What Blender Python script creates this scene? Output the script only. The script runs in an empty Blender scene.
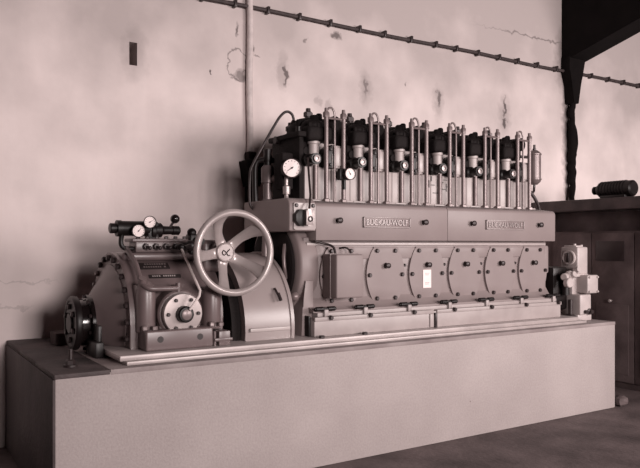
import bpy, bmesh, math, random
from mathutils import Vector, Matrix

random.seed(7)
C = bpy.context.scene.collection
PI = math.pi
PT = 0.79                      # height of the plinth top above the floor; heights "h" below count from it


# ------------------------------------------------------------------ materials
def nd(nt, kind, **kw):
    n = nt.nodes.new(kind)
    for k, v in kw.items():
        setattr(n, k, v)
    return n


def tone(v):
    """linear grey -> the brownish-rose tone of the print"""
    d = max(0.0, min(1.0, v / 0.35))
    g = 0.66 + 0.20 * d
    b = 0.67 + 0.17 * d
    return (v, v * g, v * b, 1)


def mat(name, v, rough=0.5, metal=0.0, var=0.15, scale=6.0, bump=0.0, bscale=60.0, coat=0.0, spec=0.5):
    m = bpy.data.materials.new(name)
    m.use_nodes = True
    nt = m.node_tree
    b = nt.nodes['Principled BSDF']
    tc = nd(nt, 'ShaderNodeTexCoord')
    n = nd(nt, 'ShaderNodeTexNoise')
    n.inputs['Scale'].default_value = scale
    n.inputs['Detail'].default_value = 6
    nt.links.new(tc.outputs['Object'], n.inputs['Vector'])
    r = nd(nt, 'ShaderNodeValToRGB')
    r.color_ramp.elements[0].position = 0.3
    r.color_ramp.elements[1].position = 0.7
    r.color_ramp.elements[0].color = tone(v * (1 - var))
    r.color_ramp.elements[1].color = tone(v * (1 + var * 0.6))
    nt.links.new(n.outputs['Fac'], r.inputs['Fac'])
    nt.links.new(r.outputs['Color'], b.inputs['Base Color'])
    b.inputs['Roughness'].default_value = rough
    b.inputs['Metallic'].default_value = metal
    b.inputs['Specular IOR Level'].default_value = spec
    b.inputs['Coat Weight'].default_value = coat
    if bump:
        n2 = nd(nt, 'ShaderNodeTexNoise')
        n2.inputs['Scale'].default_value = bscale
        n2.inputs['Detail'].default_value = 5
        nt.links.new(tc.outputs['Object'], n2.inputs['Vector'])
        bp = nd(nt, 'ShaderNodeBump')
        bp.inputs['Strength'].default_value = bump
        bp.inputs['Distance'].default_value = 0.02
        nt.links.new(n2.outputs['Fac'], bp.inputs['Height'])
        nt.links.new(bp.outputs['Normal'], b.inputs['Normal'])
    return m


M = {
    'paint': mat('grey_engine_paint', 0.255, 0.45, 0, 0.07, 4, spec=0.4),
    'paint_c': mat('guard_paint', 0.30, 0.30, 0, 0.07, 4),
    'paint_b': mat('pale_engine_paint', 0.42, 0.36, 0, 0.07, 4),
    'door': mat('door_paint', 0.25, 0.5, 0, 0.06, 5, spec=0.35),
    'gear': mat('gearbox_paint', 0.135, 0.34, 0, 0.10, 5),
    'cyl': mat('cylinder_paint', 0.42, 0.42, 0, 0.15, 7),
    'bed': mat('bed_paint', 0.36, 0.45, 0, 0.14, 6),
    'rail': mat('rail_steel', 0.40, 0.40, 0.15, 0.15, 7),
    'steel': mat('bright_steel', 0.36, 0.34, 0.35, 0.10, 12),
    'nickel': mat('nickel_plate', 0.72, 0.3, 0.2, 0.05, 12),
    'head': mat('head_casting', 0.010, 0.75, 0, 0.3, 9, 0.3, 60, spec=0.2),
    'board': mat('oily_board', 0.06, 0.7, 0, 0.6, 4, 0.3, 30),
    'dull': mat('dull_steel', 0.20, 0.36, 0.25, 0.15, 12),
    'wheel': mat('wheel_metal', 0.36, 0.26, 0.15, 0.10, 8),
    'black': mat('black_iron', 0.010, 0.42, 0, 0.3, 9, spec=0.35),
    'bolt': mat('dark_bolt', 0.035, 0.4, 0.2, 0.2, 9),
    'gloss': mat('gloss_black', 0.010, 0.16, 0, 0.2, 9),
    'dial': mat('dial_white', 0.92, 0.5, 0, 0.02, 9),
    'ink': mat('dial_ink', 0.02, 0.6, 0, 0.1, 9),
    'plate': mat('plate_relief', 0.21, 0.45, 0.1, 0.1, 9),
    'letter': mat('letter_relief', 0.33, 0.40, 0.1, 0.1, 9),
    'paper': mat('paper_label', 0.86, 0.7, 0, 0.04, 30),
    'aux': mat('aux_cast_paint', 0.46, 0.42, 0, 0.14, 8, 0.1, 60),
    'wood': mat('dark_wood', 0.10, 0.8, 0, 0.5, 3, 0.15, 40, spec=0.2),
    'ledge': mat('ledge_wood', 0.06, 0.7, 0, 0.6, 5, 0.2, 40),
    'soot': mat('sooty_beam', 0.006, 0.9, 0, 0.4, 5, 0.0, 40, spec=0.15),
    'rust': mat('rusty_pipe', 0.035, 0.85, 0, 0.6, 14, 0.5, 50, spec=0.2),
    'pipe_white': mat('whitewashed_pipe', 0.60, 0.8, 0, 0.15, 20, 0.3, 60),
    'cable': mat('cable_sheath', 0.05, 0.7, 0, 0.4, 20),
}


def mat_concrete():
    m = mat('concrete_paint', 0.37, 0.8, 0, 0.10, 2.0, 0.10, 80)
    nt = m.node_tree
    b = nt.nodes['Principled BSDF']
    tc = nd(nt, 'ShaderNodeTexCoord')
    src = b.inputs['Base Color'].links[0].from_socket
    n = nd(nt, 'ShaderNodeTexNoise')
    n.inputs['Scale'].default_value = 70
    n.inputs['Detail'].default_value = 4
    nt.links.new(tc.outputs['Object'], n.inputs['Vector'])
    r = nd(nt, 'ShaderNodeValToRGB')
    r.color_ramp.elements[0].position = 0.35
    r.color_ramp.elements[1].position = 0.62
    r.color_ramp.elements[0].color = (0.90, 0.89, 0.89, 1)
    r.color_ramp.elements[1].color = (1, 1, 1, 1)
    nt.links.new(n.outputs['Fac'], r.inputs['Fac'])
    mx = nd(nt, 'ShaderNodeMix', data_type='RGBA', blend_type='MULTIPLY')
    mx.inputs['Factor'].default_value = 1
    nt.links.new(src, mx.inputs['A'])
    nt.links.new(r.outputs['Color'], mx.inputs['B'])
    # little dark chips
    v = nd(nt, 'ShaderNodeTexVoronoi')
    v.inputs['Scale'].default_value = 3.3
    nt.links.new(tc.outputs['Object'], v.inputs['Vector'])
    cmp = nd(nt, 'ShaderNodeMath', operation='LESS_THAN')
    cmp.inputs[1].default_value = 0.035
    nt.links.new(v.outputs['Distance'], cmp.inputs[0])
    mx2 = nd(nt, 'ShaderNodeMix', data_type='RGBA')
    nt.links.new(cmp.outputs[0], mx2.inputs['Factor'])
    nt.links.new(mx.outputs['Result'], mx2.inputs['A'])
    mx2.inputs['B'].default_value = tone(0.2)
    nt.links.new(mx2.outputs['Result'], b.inputs['Base Color'])
    return m


def mat_plinth_top():
    return mat('oiled_concrete', 0.26, 0.7, 0, 0.35, 3.0, 0.2, 30)


def mat_wall():
    m = bpy.data.materials.new('whitewashed_plaster')
    m.use_nodes = True
    nt = m.node_tree
    L = nt.links.new
    b = nt.nodes['Principled BSDF']
    b.inputs['Roughness'].default_value = 0.9
    b.inputs['Specular IOR Level'].default_value = 0.15
    tc = nd(nt, 'ShaderNodeTexCoord')
    big = nd(nt, 'ShaderNodeTexNoise')
    big.inputs['Scale'].default_value = 0.9
    big.inputs['Detail'].default_value = 8
    big.inputs['Roughness'].default_value = 0.62
    L(tc.outputs['Object'], big.inputs['Vector'])
    r = nd(nt, 'ShaderNodeValToRGB')
    r.color_ramp.elements[0].position = 0.32
    r.color_ramp.elements[1].position = 0.60
    r.color_ramp.elements[0].color = tone(0.70)
    r.color_ramp.elements[1].color = tone(0.80)
    L(big.outputs['Fac'], r.inputs['Fac'])
    # vertical streaks
    mp = nd(nt, 'ShaderNodeMapping')
    mp.inputs['Scale'].default_value = (5, 5, 1.0)
    L(tc.outputs['Object'], mp.inputs['Vector'])
    st = nd(nt, 'ShaderNodeTexNoise')
    st.inputs['Scale'].default_value = 1.0
    st.inputs['Detail'].default_value = 6
    L(mp.outputs[0], st.inputs['Vector'])
    r2 = nd(nt, 'ShaderNodeValToRGB')
    r2.color_ramp.elements[0].position = 0.3
    r2.color_ramp.elements[1].position = 0.55
    r2.color_ramp.elements[0].color = (0.94, 0.935, 0.935, 1)
    r2.color_ramp.elements[1].color = (1, 1, 1, 1)
    L(st.outputs['Fac'], r2.inputs['Fac'])
    mx = nd(nt, 'ShaderNodeMix', data_type='RGBA', blend_type='MULTIPLY')
    mx.inputs['Factor'].default_value = 1
    L(r.outputs['Color'], mx.inputs['A'])
    L(r2.outputs['Color'], mx.inputs['B'])
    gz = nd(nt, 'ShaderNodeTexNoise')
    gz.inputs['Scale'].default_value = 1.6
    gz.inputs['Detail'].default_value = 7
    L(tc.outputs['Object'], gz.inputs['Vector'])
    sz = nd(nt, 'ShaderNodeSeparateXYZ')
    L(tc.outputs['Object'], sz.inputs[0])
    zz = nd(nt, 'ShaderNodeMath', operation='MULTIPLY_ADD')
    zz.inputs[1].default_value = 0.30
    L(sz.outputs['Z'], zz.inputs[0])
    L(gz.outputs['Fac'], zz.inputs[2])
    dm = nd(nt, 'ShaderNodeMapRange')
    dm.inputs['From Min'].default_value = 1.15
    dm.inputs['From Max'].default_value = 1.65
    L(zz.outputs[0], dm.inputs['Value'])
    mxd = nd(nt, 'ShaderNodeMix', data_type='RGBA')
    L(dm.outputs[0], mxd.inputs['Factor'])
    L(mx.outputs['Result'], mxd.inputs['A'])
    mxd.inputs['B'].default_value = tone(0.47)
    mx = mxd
    # flaked places and plugged holes, each at its own spot on the wall: (x, h, half width, half height, darkness)
    dn = nd(nt, 'ShaderNodeTexNoise')
    dn.inputs['Scale'].default_value = 13
    dn.inputs['Detail'].default_value = 6
    L(tc.outputs['Object'], dn.inputs['Vector'])
    sb = nd(nt, 'ShaderNodeVectorMath', operation='SUBTRACT')
    sb.inputs[1].default_value = (0.5, 0.5, 0.5)
    L(dn.outputs['Color'], sb.inputs[0])
    sc = nd(nt, 'ShaderNodeVectorMath', operation='SCALE')
    sc.inputs['Scale'].default_value = 0.16
    L(sb.outputs[0], sc.inputs[0])
    ad = nd(nt, 'ShaderNodeVectorMath', operation='ADD')
    L(tc.outputs['Object'], ad.inputs[0])
    L(sc.outputs[0], ad.inputs[1])
    spots = [(3.19, 2.27, 0.022, 0.10, 0.75), (3.16, 2.30, 0.06, 0.16, 0.25), (3.75, 2.73, 0.05, 0.04, 0.7),
             (4.105, 2.27, 0.03, 0.10, 0.6), (4.10, 2.25, 0.07, 0.16, 0.25), (5.065, 2.27, 0.03, 0.10, 0.7), (5.06, 2.22, 0.07, 0.17, 0.25),
             (6.065, 2.27, 0.025, 0.11, 0.8), (6.06, 2.10, 0.035, 0.05, 0.8), (6.06, 2.2, 0.09, 0.2, 0.22),
             (2.44, 2.195, 0.012, 0.014, 0.85), (2.73, 2.21, 0.05, 0.045, 0.6), (2.69, 2.17, 0.05, 0.012, 0.7), (2.84, 2.46, 0.03, 0.03, 0.7), (2.90, 2.42, 0.03, 0.008, 0.6),
             (2.80, 2.14, 0.015, 0.015, 0.7), (3.55, 2.07, 0.03, 0.05, 0.22), (3.66, 2.05, 0.03, 0.045, 0.22), (2.70, 2.60, 0.02, 0.06, 0.7),
             (1.776, 2.255, 0.10, 0.20, 0.20), (7.16, 2.2, 0.09, 0.9, 0.55), (7.10, 2.95, 0.16, 0.35, 0.5), (6.7, 3.15, 0.9, 0.012, 0.5), (4.6, 2.35, 0.012, 0.014, 0.7),
             (0.95, 0.42, 0.22, 0.010, 0.2), (0.85, 0.24, 0.16, 0.012, 0.2), (3.4, 2.62, 0.02, 0.02, 0.5), (5.7, 1.75, 0.01, 0.01, 0.6)]
    cur = None
    for (x, h, w, hh, k) in spots:
        a = nd(nt, 'ShaderNodeVectorMath', operation='SUBTRACT')
        a.inputs[1].default_value = (x, 0, h + PT)
        L(ad.outputs[0], a.inputs[0])
        s = nd(nt, 'ShaderNodeVectorMath', operation='MULTIPLY')
        s.inputs[1].default_value = (1 / w, 0, 1 / hh)
        L(a.outputs[0], s.inputs[0])
        ln = nd(nt, 'ShaderNodeVectorMath', operation='LENGTH')
        L(s.outputs[0], ln.inputs[0])
        mr = nd(nt, 'ShaderNodeMapRange')
        mr.inputs['From Min'].default_value = 0.55
        mr.inputs['From Max'].default_value = 1.35
        mr.inputs['To Min'].default_value = k
        mr.inputs['To Max'].default_value = 0
        L(ln.outputs['Value'], mr.inputs['Value'])
        if cur is None:
            cur = mr.outputs[0]
        else:
            mm = nd(nt, 'ShaderNodeMath', operation='MAXIMUM')
            L(cur, mm.inputs[0])
            L(mr.outputs[0], mm.inputs[1])
            cur = mm.outputs[0]
    # the ragged outline of the flaked patch beside the downpipe
    a = nd(nt, 'ShaderNodeVectorMath', operation='SUBTRACT')
    a.inputs[1].default_value = (2.70, 0, 2.31 + PT)
    L(ad.outputs[0], a.inputs[0])
    s = nd(nt, 'ShaderNodeVectorMath', operation='MULTIPLY')
    s.inputs[1].default_value = (1 / 0.10, 0, 1 / 0.13)
    L(a.outputs[0], s.inputs[0])
    ln = nd(nt, 'ShaderNodeVectorMath', operation='LENGTH')
    L(s.outputs[0], ln.inputs[0])
    d1 = nd(nt, 'ShaderNodeMath', operation='SUBTRACT')
    L(ln.outputs['Value'], d1.inputs[0])
    d1.inputs[1].default_value = 1.0
    d2 = nd(nt, 'ShaderNodeMath', operation='ABSOLUTE')
    L(d1.outputs[0], d2.inputs[0])
    mr = nd(nt, 'ShaderNodeMapRange')
    mr.inputs['From Min'].default_value = 0.03
    mr.inputs['From Max'].default_value = 0.11
    mr.inputs['To Min'].default_value = 0.55
    mr.inputs['To Max'].default_value = 0
    L(d2.outputs[0], mr.inputs['Value'])
    mm = nd(nt, 'ShaderNodeMath', operation='MAXIMUM')
    L(cur, mm.inputs[0])
    L(mr.outputs[0], mm.inputs[1])
    cur = mm.outputs[0]
    mx2 = nd(nt, 'ShaderNodeMix', data_type='RGBA')
    L(cur, mx2.inputs['Factor'])
    L(mx.outputs['Result'], mx2.inputs['A'])
    mx2.inputs['B'].default_value = tone(0.03)
    L(mx2.outputs['Result'], b.inputs['Base Color'])
    n3 = nd(nt, 'ShaderNodeTexNoise')
    n3.inputs['Scale'].default_value = 5
    n3.inputs['Detail'].default_value = 8
    L(tc.outputs['Object'], n3.inputs['Vector'])
    bp = nd(nt, 'ShaderNodeBump')
    bp.inputs['Strength'].default_value = 0.12
    bp.inputs['Distance'].default_value = 0.05
    L(n3.outputs['Fac'], bp.inputs['Height'])
    L(bp.outputs['Normal'], b.inputs['Normal'])
    return m


M['concrete'] = mat_concrete()
M['top'] = mat_plinth_top()
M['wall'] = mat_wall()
M['floor'] = mat('dirty_floor', 0.11, 0.75, 0, 0.55, 2.5, 0.3, 25)
M['dark_end'] = mat('dark_concrete', 0.05, 0.7, 0, 0.4, 4, 0.2, 30)


# ------------------------------------------------------------------ mesh building
class MB:
    """collects shapes for ONE mesh object; coordinates (x, y, h) with h above the plinth top"""

    def __init__(s):
        s.bm = bmesh.new()

    def box(s, x0, x1, y0, y1, z0, z1, bev=0.004, seg=2):
        r = bmesh.ops.create_cube(s.bm, size=1)
        vs = r['verts']
        for v in vs:
            v.co = Vector(((x0 + x1) / 2 + v.co.x * (x1 - x0), (y0 + y1) / 2 + v.co.y * (y1 - y0), (z0 + z1) / 2 + v.co.z * (z1 - z0)))
        if bev:
            es = list({e for v in vs for e in v.link_edges})
            bmesh.ops.bevel(s.bm, geom=es, offset=bev, segments=seg, affect='EDGES', profile=0.5)
        return s

    def lathe(s, p, axis, prof, n=28, cap=True):
        """prof: list of (radius, distance along axis) from point p"""
        p = Vector(p)
        a = Vector(axis).normalized()
        u = a.orthogonal().normalized()
        w = a.cross(u)
        rings = []
        for (r, d) in prof:
            c = p + a * d
            if r < 1e-6:
                rings.append([s.bm.verts.new(c)])
            else:
                rings.append([s.bm.verts.new(c + (u * math.cos(2 * PI * i / n) + w * math.sin(2 * PI * i / n)) * r) for i in range(n)])
        for A, B in zip(rings, rings[1:]):
            for i in range(n):
                j = (i + 1) % n
                if len(A) == 1 and len(B) == 1:
                    continue
                if len(A) == 1:
                    s.bm.faces.new((A[0], B[j], B[i]))
                elif len(B) == 1:
                    s.bm.faces.new((A[i], A[j], B[0]))
                else:
                    s.bm.faces.new((A[i], A[j], B[j], B[i]))
        if cap:
            if len(rings[0]) > 1:
                s.bm.faces.new(rings[0][::-1])
            if len(rings[-1]) > 1:
                s.bm.faces.new(rings[-1])
        return s

    def cyl(s, p, q, r, r2=None, n=20, bev=0.0):
        p, q = Vector(p), Vector(q)
        d = (q - p).length
        r2 = r if r2 is None else r2
        if bev:
            return s.lathe(p, q - p, [(r - bev, 0), (r, bev), (r2, d - bev), (r2 - bev, d)], n)
        return s.lathe(p, q - p, [(r, 0), (r2, d)], n)

    def nut(s, p, axis, r, hgt, n=6):
        return s.lathe(p, axis, [(r, 0), (r, hgt * 0.8), (r * 0.75, hgt)], n)

    def sphere(s, p, r, sc=(1, 1, 1), n=20):
        res = bmesh.ops.create_uvsphere(s.bm, u_segments=n, v_segments=n // 2, radius=r)
        for v in res['verts']:
            v.co = Vector((v.co.x * sc[0] + p[0], v.co.y * sc[1] + p[1], v.co.z * sc[2] + p[2]))
        return s

    def torus(s, p, axis, R, r, n=48, m=12, squash=1.0):
        p = Vector(p)
        a = Vector(axis).normalized()
        u = a.orthogonal().normalized()
        w = a.cross(u)
        V = []
        for i in range(n):
            t = 2 * PI * i / n
            d = u * math.cos(t) + w * math.sin(t)
            V.append([s.bm.verts.new(p + d * (R + r * math.cos(2 * PI * j / m)) + a * (r * squash * math.sin(2 * PI * j / m))) for j in range(m)])
        for i in range(n):
            for j in range(m):
                s.bm.faces.new((V[i][j], V[(i + 1) % n][j], V[(i + 1) % n][(j + 1) % m], V[i][(j + 1) % m]))
        return s

    def tube(s, pts, rad, n=10, smooth=True, flat=None):
        """tube along points; rad number or list; flat = (normal vector, thickness factor) makes it an oval ribbon"""
        pts = [Vector(p) for p in pts]
        rads = rad if isinstance(rad, (list, tuple)) else [rad] * len(pts)
        if smooth and len(pts) > 2:
            P, R = [], []
            for i in range(len(pts) - 1):
                p0, p1, p2, p3 = pts[max(i - 1, 0)], pts[i], pts[i + 1], pts[min(i + 2, len(pts) - 1)]
                for k in range(6):
                    t = k / 6
                    P.append(0.5 * ((2 * p1) + (p2 - p0) * t + (2 * p0 - 5 * p1 + 4 * p2 - p3) * t * t + (3 * p1 - p0 - 3 * p2 + p3) * t ** 3))
                    R.append(rads[i] * (1 - t) + rads[i + 1] * t)
            P.append(pts[-1])
            R.append(rads[-1])
            pts, rads = P, R
        ring, prev = [], None
        for i, p in enumerate(pts):
            d = (pts[min(i + 1, len(pts) - 1)] - pts[max(i - 1, 0)]).normalized()
            if flat:
                u = Vector(flat[0]).cross(d).normalized()
            elif prev is None:
                u = d.orthogonal().normalized()
            else:
                u = (prev - d * prev.dot(d)).normalized()
            prev = u
            w = d.cross(u)
            k = flat[1] if flat else 1
            ring.append([s.bm.verts.new(p + (u * math.cos(2 * PI * j / n) + w * k * math.sin(2 * PI * j / n)) * rads[i]) for j in range(n)])
        for A, B in zip(ring, ring[1:]):
            for j in range(n):
                s.bm.faces.new((A[j], A[(j + 1) % n], B[(j + 1) % n], B[j]))
        s.bm.faces.new(ring[0][::-1])
        s.bm.faces.new(ring[-1])
        return s

    def prism(s, poly, d0, d1, plane='yz', bev=0.0, seg=2):
        """extrude a 2D outline; plane yz -> along x, xz -> along y, xy -> along h"""
        def at(a, b, d):
            return {'yz': (d, a, b), 'xz': (a, d, b), 'xy': (a, b, d)}[plane]
        A = [s.bm.verts.new(at(a, b, d0)) for a, b in poly]
        B = [s.bm.verts.new(at(a, b, d1)) for a, b in poly]
        n = len(poly)
        f = [s.bm.faces.new(A[::-1]), s.bm.faces.new(B)]
        for i in range(n):
            f.append(s.bm.faces.new((A[i], A[(i + 1) % n], B[(i + 1) % n], B[i])))
        if bev:
            es = list({e for e in f[0].edges} | {e for e in f[1].edges})
            bmesh.ops.bevel(s.bm, geom=es, offset=bev, segments=seg, affect='EDGES', profile=0.5)
        return s

    def build(s, name, m, parent=None, org=(0, 0, 0), sharp=38):
        bm = s.bm
        bmesh.ops.recalc_face_normals(bm, faces=bm.faces[:])
        for v in bm.verts:
            v.co -= Vector(org)
        for f in bm.faces:
            f.smooth = True
        me = bpy.data.meshes.new(name)
        bm.to_mesh(me)
        bm.free()
        me.set_sharp_from_angle(angle=math.radians(sharp))
        me.materials.append(m)
        o = bpy.data.objects.new(name, me)
        C.objects.link(o)
        if parent:
            o.parent = parent
        else:
            o.location = (org[0], org[1], org[2] + PT)
        return o


def tag(o, label=None, cat=None, group=None, kind=None):
    for k, v in (('label', label), ('category', cat), ('group', group), ('kind', kind)):
        if v:
            o[k] = v
    return o


def thing(name, org, label, cat, group=None):
    o = bpy.data.objects.new(name, None)
    o.empty_display_size = 0.1
    C.objects.link(o)
    o.location = (org[0], org[1], org[2] + PT)
    return tag(o, label, cat, group)


def copy_part(o, parent, dx):
    """a copy of a part shifted along x, with copies of its sub-parts"""
    c = o.copy()
    C.objects.link(c)
    c.parent = parent
    c.location.x += dx
    for ch in list(o.children):
        d = ch.copy()
        C.objects.link(d)
        d.parent = c
    return c


def arch(yc, zc, R, z0, n=40, top=None):
    """outline: half circle on vertical sides down to z0"""
    pts = [(yc - R, z0)]
    for i in range(n + 1):
        t = PI - PI * i / n
        pts.append((yc + R * math.cos(t), zc + R * math.sin(t)))
    pts.append((yc + R, z0))
    return pts


def rrect(x0, x1, z0, z1, r, n=5):
    pts = []
    for (cx, cz, a) in ((x1 - r, z1 - r, 0), (x0 + r, z1 - r, 90), (x0 + r, z0 + r, 180), (x1 - r, z0 + r, 270)):
        for i in range(n + 1):
            t = math.radians(a + 90 * i / n)
            pts.append((cx + r * math.cos(t), cz + r * math.sin(t)))
    return pts


def text_mesh(name, body, m, parent, org, x0, x1, y, z0, z1, depth=0.004):
    """raised lettering on a front-facing plate, fitted to x0..x1, z0..z1"""
    cu = bpy.data.curves.new(name, 'FONT')
    cu.body = body
    cu.extrude = 0.5
    cu.offset = 0.012
    tmp = bpy.data.objects.new(name + '_source', cu)
    C.objects.link(tmp)
    dg = bpy.context.evaluated_depsgraph_get()
    dg.update()
    me = bpy.data.meshes.new_from_object(tmp.evaluated_get(dg))
    bpy.data.objects.remove(tmp)
    bpy.data.curves.remove(cu)
    xs = [v.co.x for v in me.vertices]
    ys = [v.co.y for v in me.vertices]
    zs = [v.co.z for v in me.vertices]
    for v in me.vertices:
        a = (v.co.x - min(xs)) / (max(xs) - min(xs))
        b = (v.co.y - min(ys)) / (max(ys) - min(ys))
        c = (v.co.z - min(zs)) / (max(zs) - min(zs))
        v.co = Vector((x0 + a * (x1 - x0), y - c * depth, z0 + b * (z1 - z0))) - Vector(org)
    me.name = name
    me.materials.clear()
    me.materials.append(m)
    o = bpy.data.objects.new(name, me)
    C.objects.link(o)
    o.parent = parent
    return o


def gauge(parent, org, p, r, d=0.05, facing=(0, -1, 0), needle=40, name='pressure_gauge'):
    """round dial gauge; p is the middle of its glass face"""
    f = Vector(facing).normalized()
    p = Vector(p)
    b = MB()
    b.lathe(p - f * d, f, [(r * 0.8, 0), (r, 0.01), (r, d + 0.004), (r * 0.9, d + 0.008), (r * 0.88, d)], 32)
    g = b.build(name, M['bolt'], parent, org)
    MB().lathe(p - f * 0.004, f, [(r * 0.89, 0), (r * 0.89, 0.005)], 32).build('dial', M['dial'], g)
    o = g.children[0]
    for v in o.data.vertices:
        v.co -= Vector(org)
    u = Vector((0, 0, 1)).cross(f).normalized()
    w = f.cross(u)
    ink = MB()
    for k in range(11):
        t = math.radians(-135 + 27 * k + 90)
        dd = u * math.cos(t) + w * math.sin(t)
        ink.cyl(p + f * 0.002 + dd * r * 0.66, p + f * 0.002 + dd * r * 0.78, r * 0.025, n=5)
    ink.build('dial_markings', M['ink'], g, org)
    ink = MB()
    t = math.radians(needle)
    dd = u * math.cos(t) + w * math.sin(t)
    ink.cyl(p + f * 0.003 - dd * r * 0.2, p + f * 0.003 + dd * r * 0.6, r * 0.05, r * 0.02, n=6)
    ink.cyl(p, p + f * 0.005, r * 0.1, n=10)
    ink.build('needle', M['ink'], g, org)
    return g


# ------------------------------------------------------------------ the setting
def build_wall():
    b = MB()
    bm = b.bm
    x0, x1, z0, z1, y = -3.0, 11.0, -PT, 5.4, 5.62
    hx0, hx1, hz0, hz1 = 1.735, 1.800, 2.165, 2.352         # an open socket left in the plaster
    xs, zs = [x0, hx0, hx1, x1], [z0, hz0, hz1, z1]
    g = [[bm.verts.new((x, y, z)) for z in zs] for x in xs]
    for i in range(3):
        for j in range(3):
            if i == 1 and j == 1:
                continue
            bm.faces.new((g[i][j], g[i + 1][j], g[i + 1][j + 1], g[i][j + 1]))
    k = [[bm.verts.new((x, y + 0.24, z)) for z in (hz0, hz1)] for x in (hx0, hx1)]
    bm.faces.new((k[0][0], k[1][0], k[1][1], k[0][1]))
    q = [g[1][1], g[2][1], g[2][2], g[1][2]]
    r = [k[0][0], k[1][0], k[1][1], k[0][1]]
    for i in range(4):
        bm.faces.new((q[i], r[i], r[(i + 1) % 4], q[(i + 1) % 4]))
    # outer back and rim so the wall has thickness
    ob = [bm.verts.new((x, y + 0.3, z)) for x, z in ((x0, z0), (x1, z0), (x1, z1), (x0, z1))]
    bm.faces.new(ob)
    for poly, a, c in (([g[i][0] for i in range(4)], 0, 1), ([g[3][j] for j in range(4)], 1, 2),
                       ([g[i][3] for i in (3, 2, 1, 0)], 2, 3), ([g[0][j] for j in (3, 2, 1, 0)], 3, 0)):
        bm.faces.new(poly + [ob[c], ob[a]])
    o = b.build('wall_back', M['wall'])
    # object coordinates = world coordinates
    for v in o.data.vertices:
        v.co.z += PT
    o.location = (0, 0, 0)
    return tag(o, kind='structure')


build_wall()
tag(MB().box(-3, 11, -6, 5.62, -PT - 0.2, -PT, 0).build('floor', M['floor']), kind='structure')

# roof rafter with its corbel, sooty
rb = MB()
rb.prism([(5.63, 2.92), (2.2, 3.78), (2.2, 5.3), (5.63, 4.4)], 7.05, 7.36, 'yz')
rb.prism([(7.04, 2.98), (7.035, 2.80), (7.09, 2.64), (7.11, 2.42), (7.21, 2.42), (7.24, 2.66), (7.29, 2.80), (7.34, 2.98)], 5.49, 5.63, 'xz', 0.01)
tag(rb.build('ceiling_beam', M['soot']), 'sooty black roof beam and corbel over the stained wall', 'beam', kind='structure')

# plinth
PX0, PX1, PY0 = 0.822, 5.74, 3.98
pl = thing('concrete_plinth', (PX0, PY0, -PT), 'long pale concrete plinth that carries the engine', 'plinth')
org = (PX0, PY0, -PT)
MB().box(PX0, PX1, PY0, 5.617, -PT, -0.012, 0.008).build('block', M['concrete'], pl, org)
MB().box(1.122, PX1 + 0.002, PY0 - 0.002, 5.617, -0.03, 0.0, 0.004).build('top_screed', M['top'], pl, org)
for i in range(3):
    MB().box(PX0 - 0.004, 1.120, PY0 - 0.002 + 0.547 * i, PY0 + 0.541 + 0.547 * i, -0.028, -0.001, 0.004).build('end_board', M['board'], pl, org)
MB().box(PX0 - 0.012, PX0 + 0.004, PY0 + 0.004, 5.617, -PT, -0.03, 0.002).build('end_face', M['dark_end'], pl, org)  # thin facing, darker than the block, over its left end

# ------------------------------------------------------------------ foundation frame
org = (1.2, 4.04, 0)
fr = thing('foundation_frame', org, 'stepped steel foundation frame lying on the plinth under engine and gearbox', 'frame')
MB().box(1.235, 5.42, 4.045, 5.20, 0, 0.024, 0.005).build('lower_plate', M['rail'], fr, org)
MB().box(1.205, 5.36, 4.085, 5.16, 0.020, 0.055, 0.008).build('upper_plate', M['rail'], fr, org)
FT = 0.055
for x, y in ((2.63, 4.12), (3.0, 4.12)):
    MB().nut((x, y, FT - 0.004), (0, 0, 1), 0.022, 0.022).build('anchor_nut', M['bolt'], fr, org)

# ------------------------------------------------------------------ engine
EO = (2.42, 4.72, FT)
en = thing('diesel_engine', EO, 'long grey six cylinder diesel engine with tall studded cylinders', 'engine')
P_ = 0.418


def E(b, name, m, parent=None, sharp=38):
    return b.build(name, m, parent or en, EO, sharp)


# bedplate
b = MB()
b.box(2.60, 5.22, 4.17, 5.06, FT, 0.185, 0.008)
b.box(2.60, 3.70, 4.160, 4.2, 0.165, 0.195, 0.005)
b.box(3.735, 5.22, 4.160, 4.2, 0.165, 0.195, 0.005)
b.box(2.645, 5.20, 4.20, 5.02, 0.18, 0.222, 0.006)
bedp = E(b, 'bedplate', M['bed'])
E(MB().box(3.708, 3.728, 4.150, 4.18, 0.055, 0.172, 0.003), 'joint_strip', M['bolt'], bedp)
E(MB().box(3.66, 3.700, 4.158, 4.18, 0.06, 0.165, 0.006), 'joint_lug', M['bed'], bedp)
E(MB().box(2.585, 2.60, 4.22, 4.9, FT, 0.2, 0.003), 'end_plate', M['black'], bedp)

# crankcase
b = MB()
b.box(2.60, 5.20, 4.32, 4.98, 0.215, 0.76, 0.01)
# flared foot along the front
b.prism([(4.33, 0.22), (4.215, 0.222), (4.22, 0.235), (4.285, 0.26), (4.33, 0.33)], 2.62, 5.2, 'yz')
# left bottom fillet down to the frame
b.prism([(2.56, FT), (2.66, FT), (2.66, 0.45), (2.59, 0.45), (2.585, 0.32), (2.57, 0.26)], 4.28, 4.9, 'xz', 0.006)
b.box(5.19, 5.27, 4.34, 4.75, 0.44, 0.70, 0.02)
cc = E(b, 'crankcase', M['paint'])
E(MB().box(2.62, 5.18, 4.305, 4.33, 0.700, 0.722, 0.004), 'top_strip', M['paint_b'], cc)

# trapezoid pads between the doors
for k in range(6):
    xc = 2.915 + P_ * k + P_ / 2
    if k < 5:
        E(MB().prism([(xc - 0.10, 0.685), (xc + 0.10, 0.685), (xc + 0.05, 0.60), (xc - 0.05, 0.60)], 4.308, 4.325, 'xz', 0.004), 'pad', M['paint'], cc)
        E(MB().nut((xc - 0.01, 4.322, 0.545), (0, -1, 0), 0.012, 0.018), 'stud_bolt', M['bolt'], cc)

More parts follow.
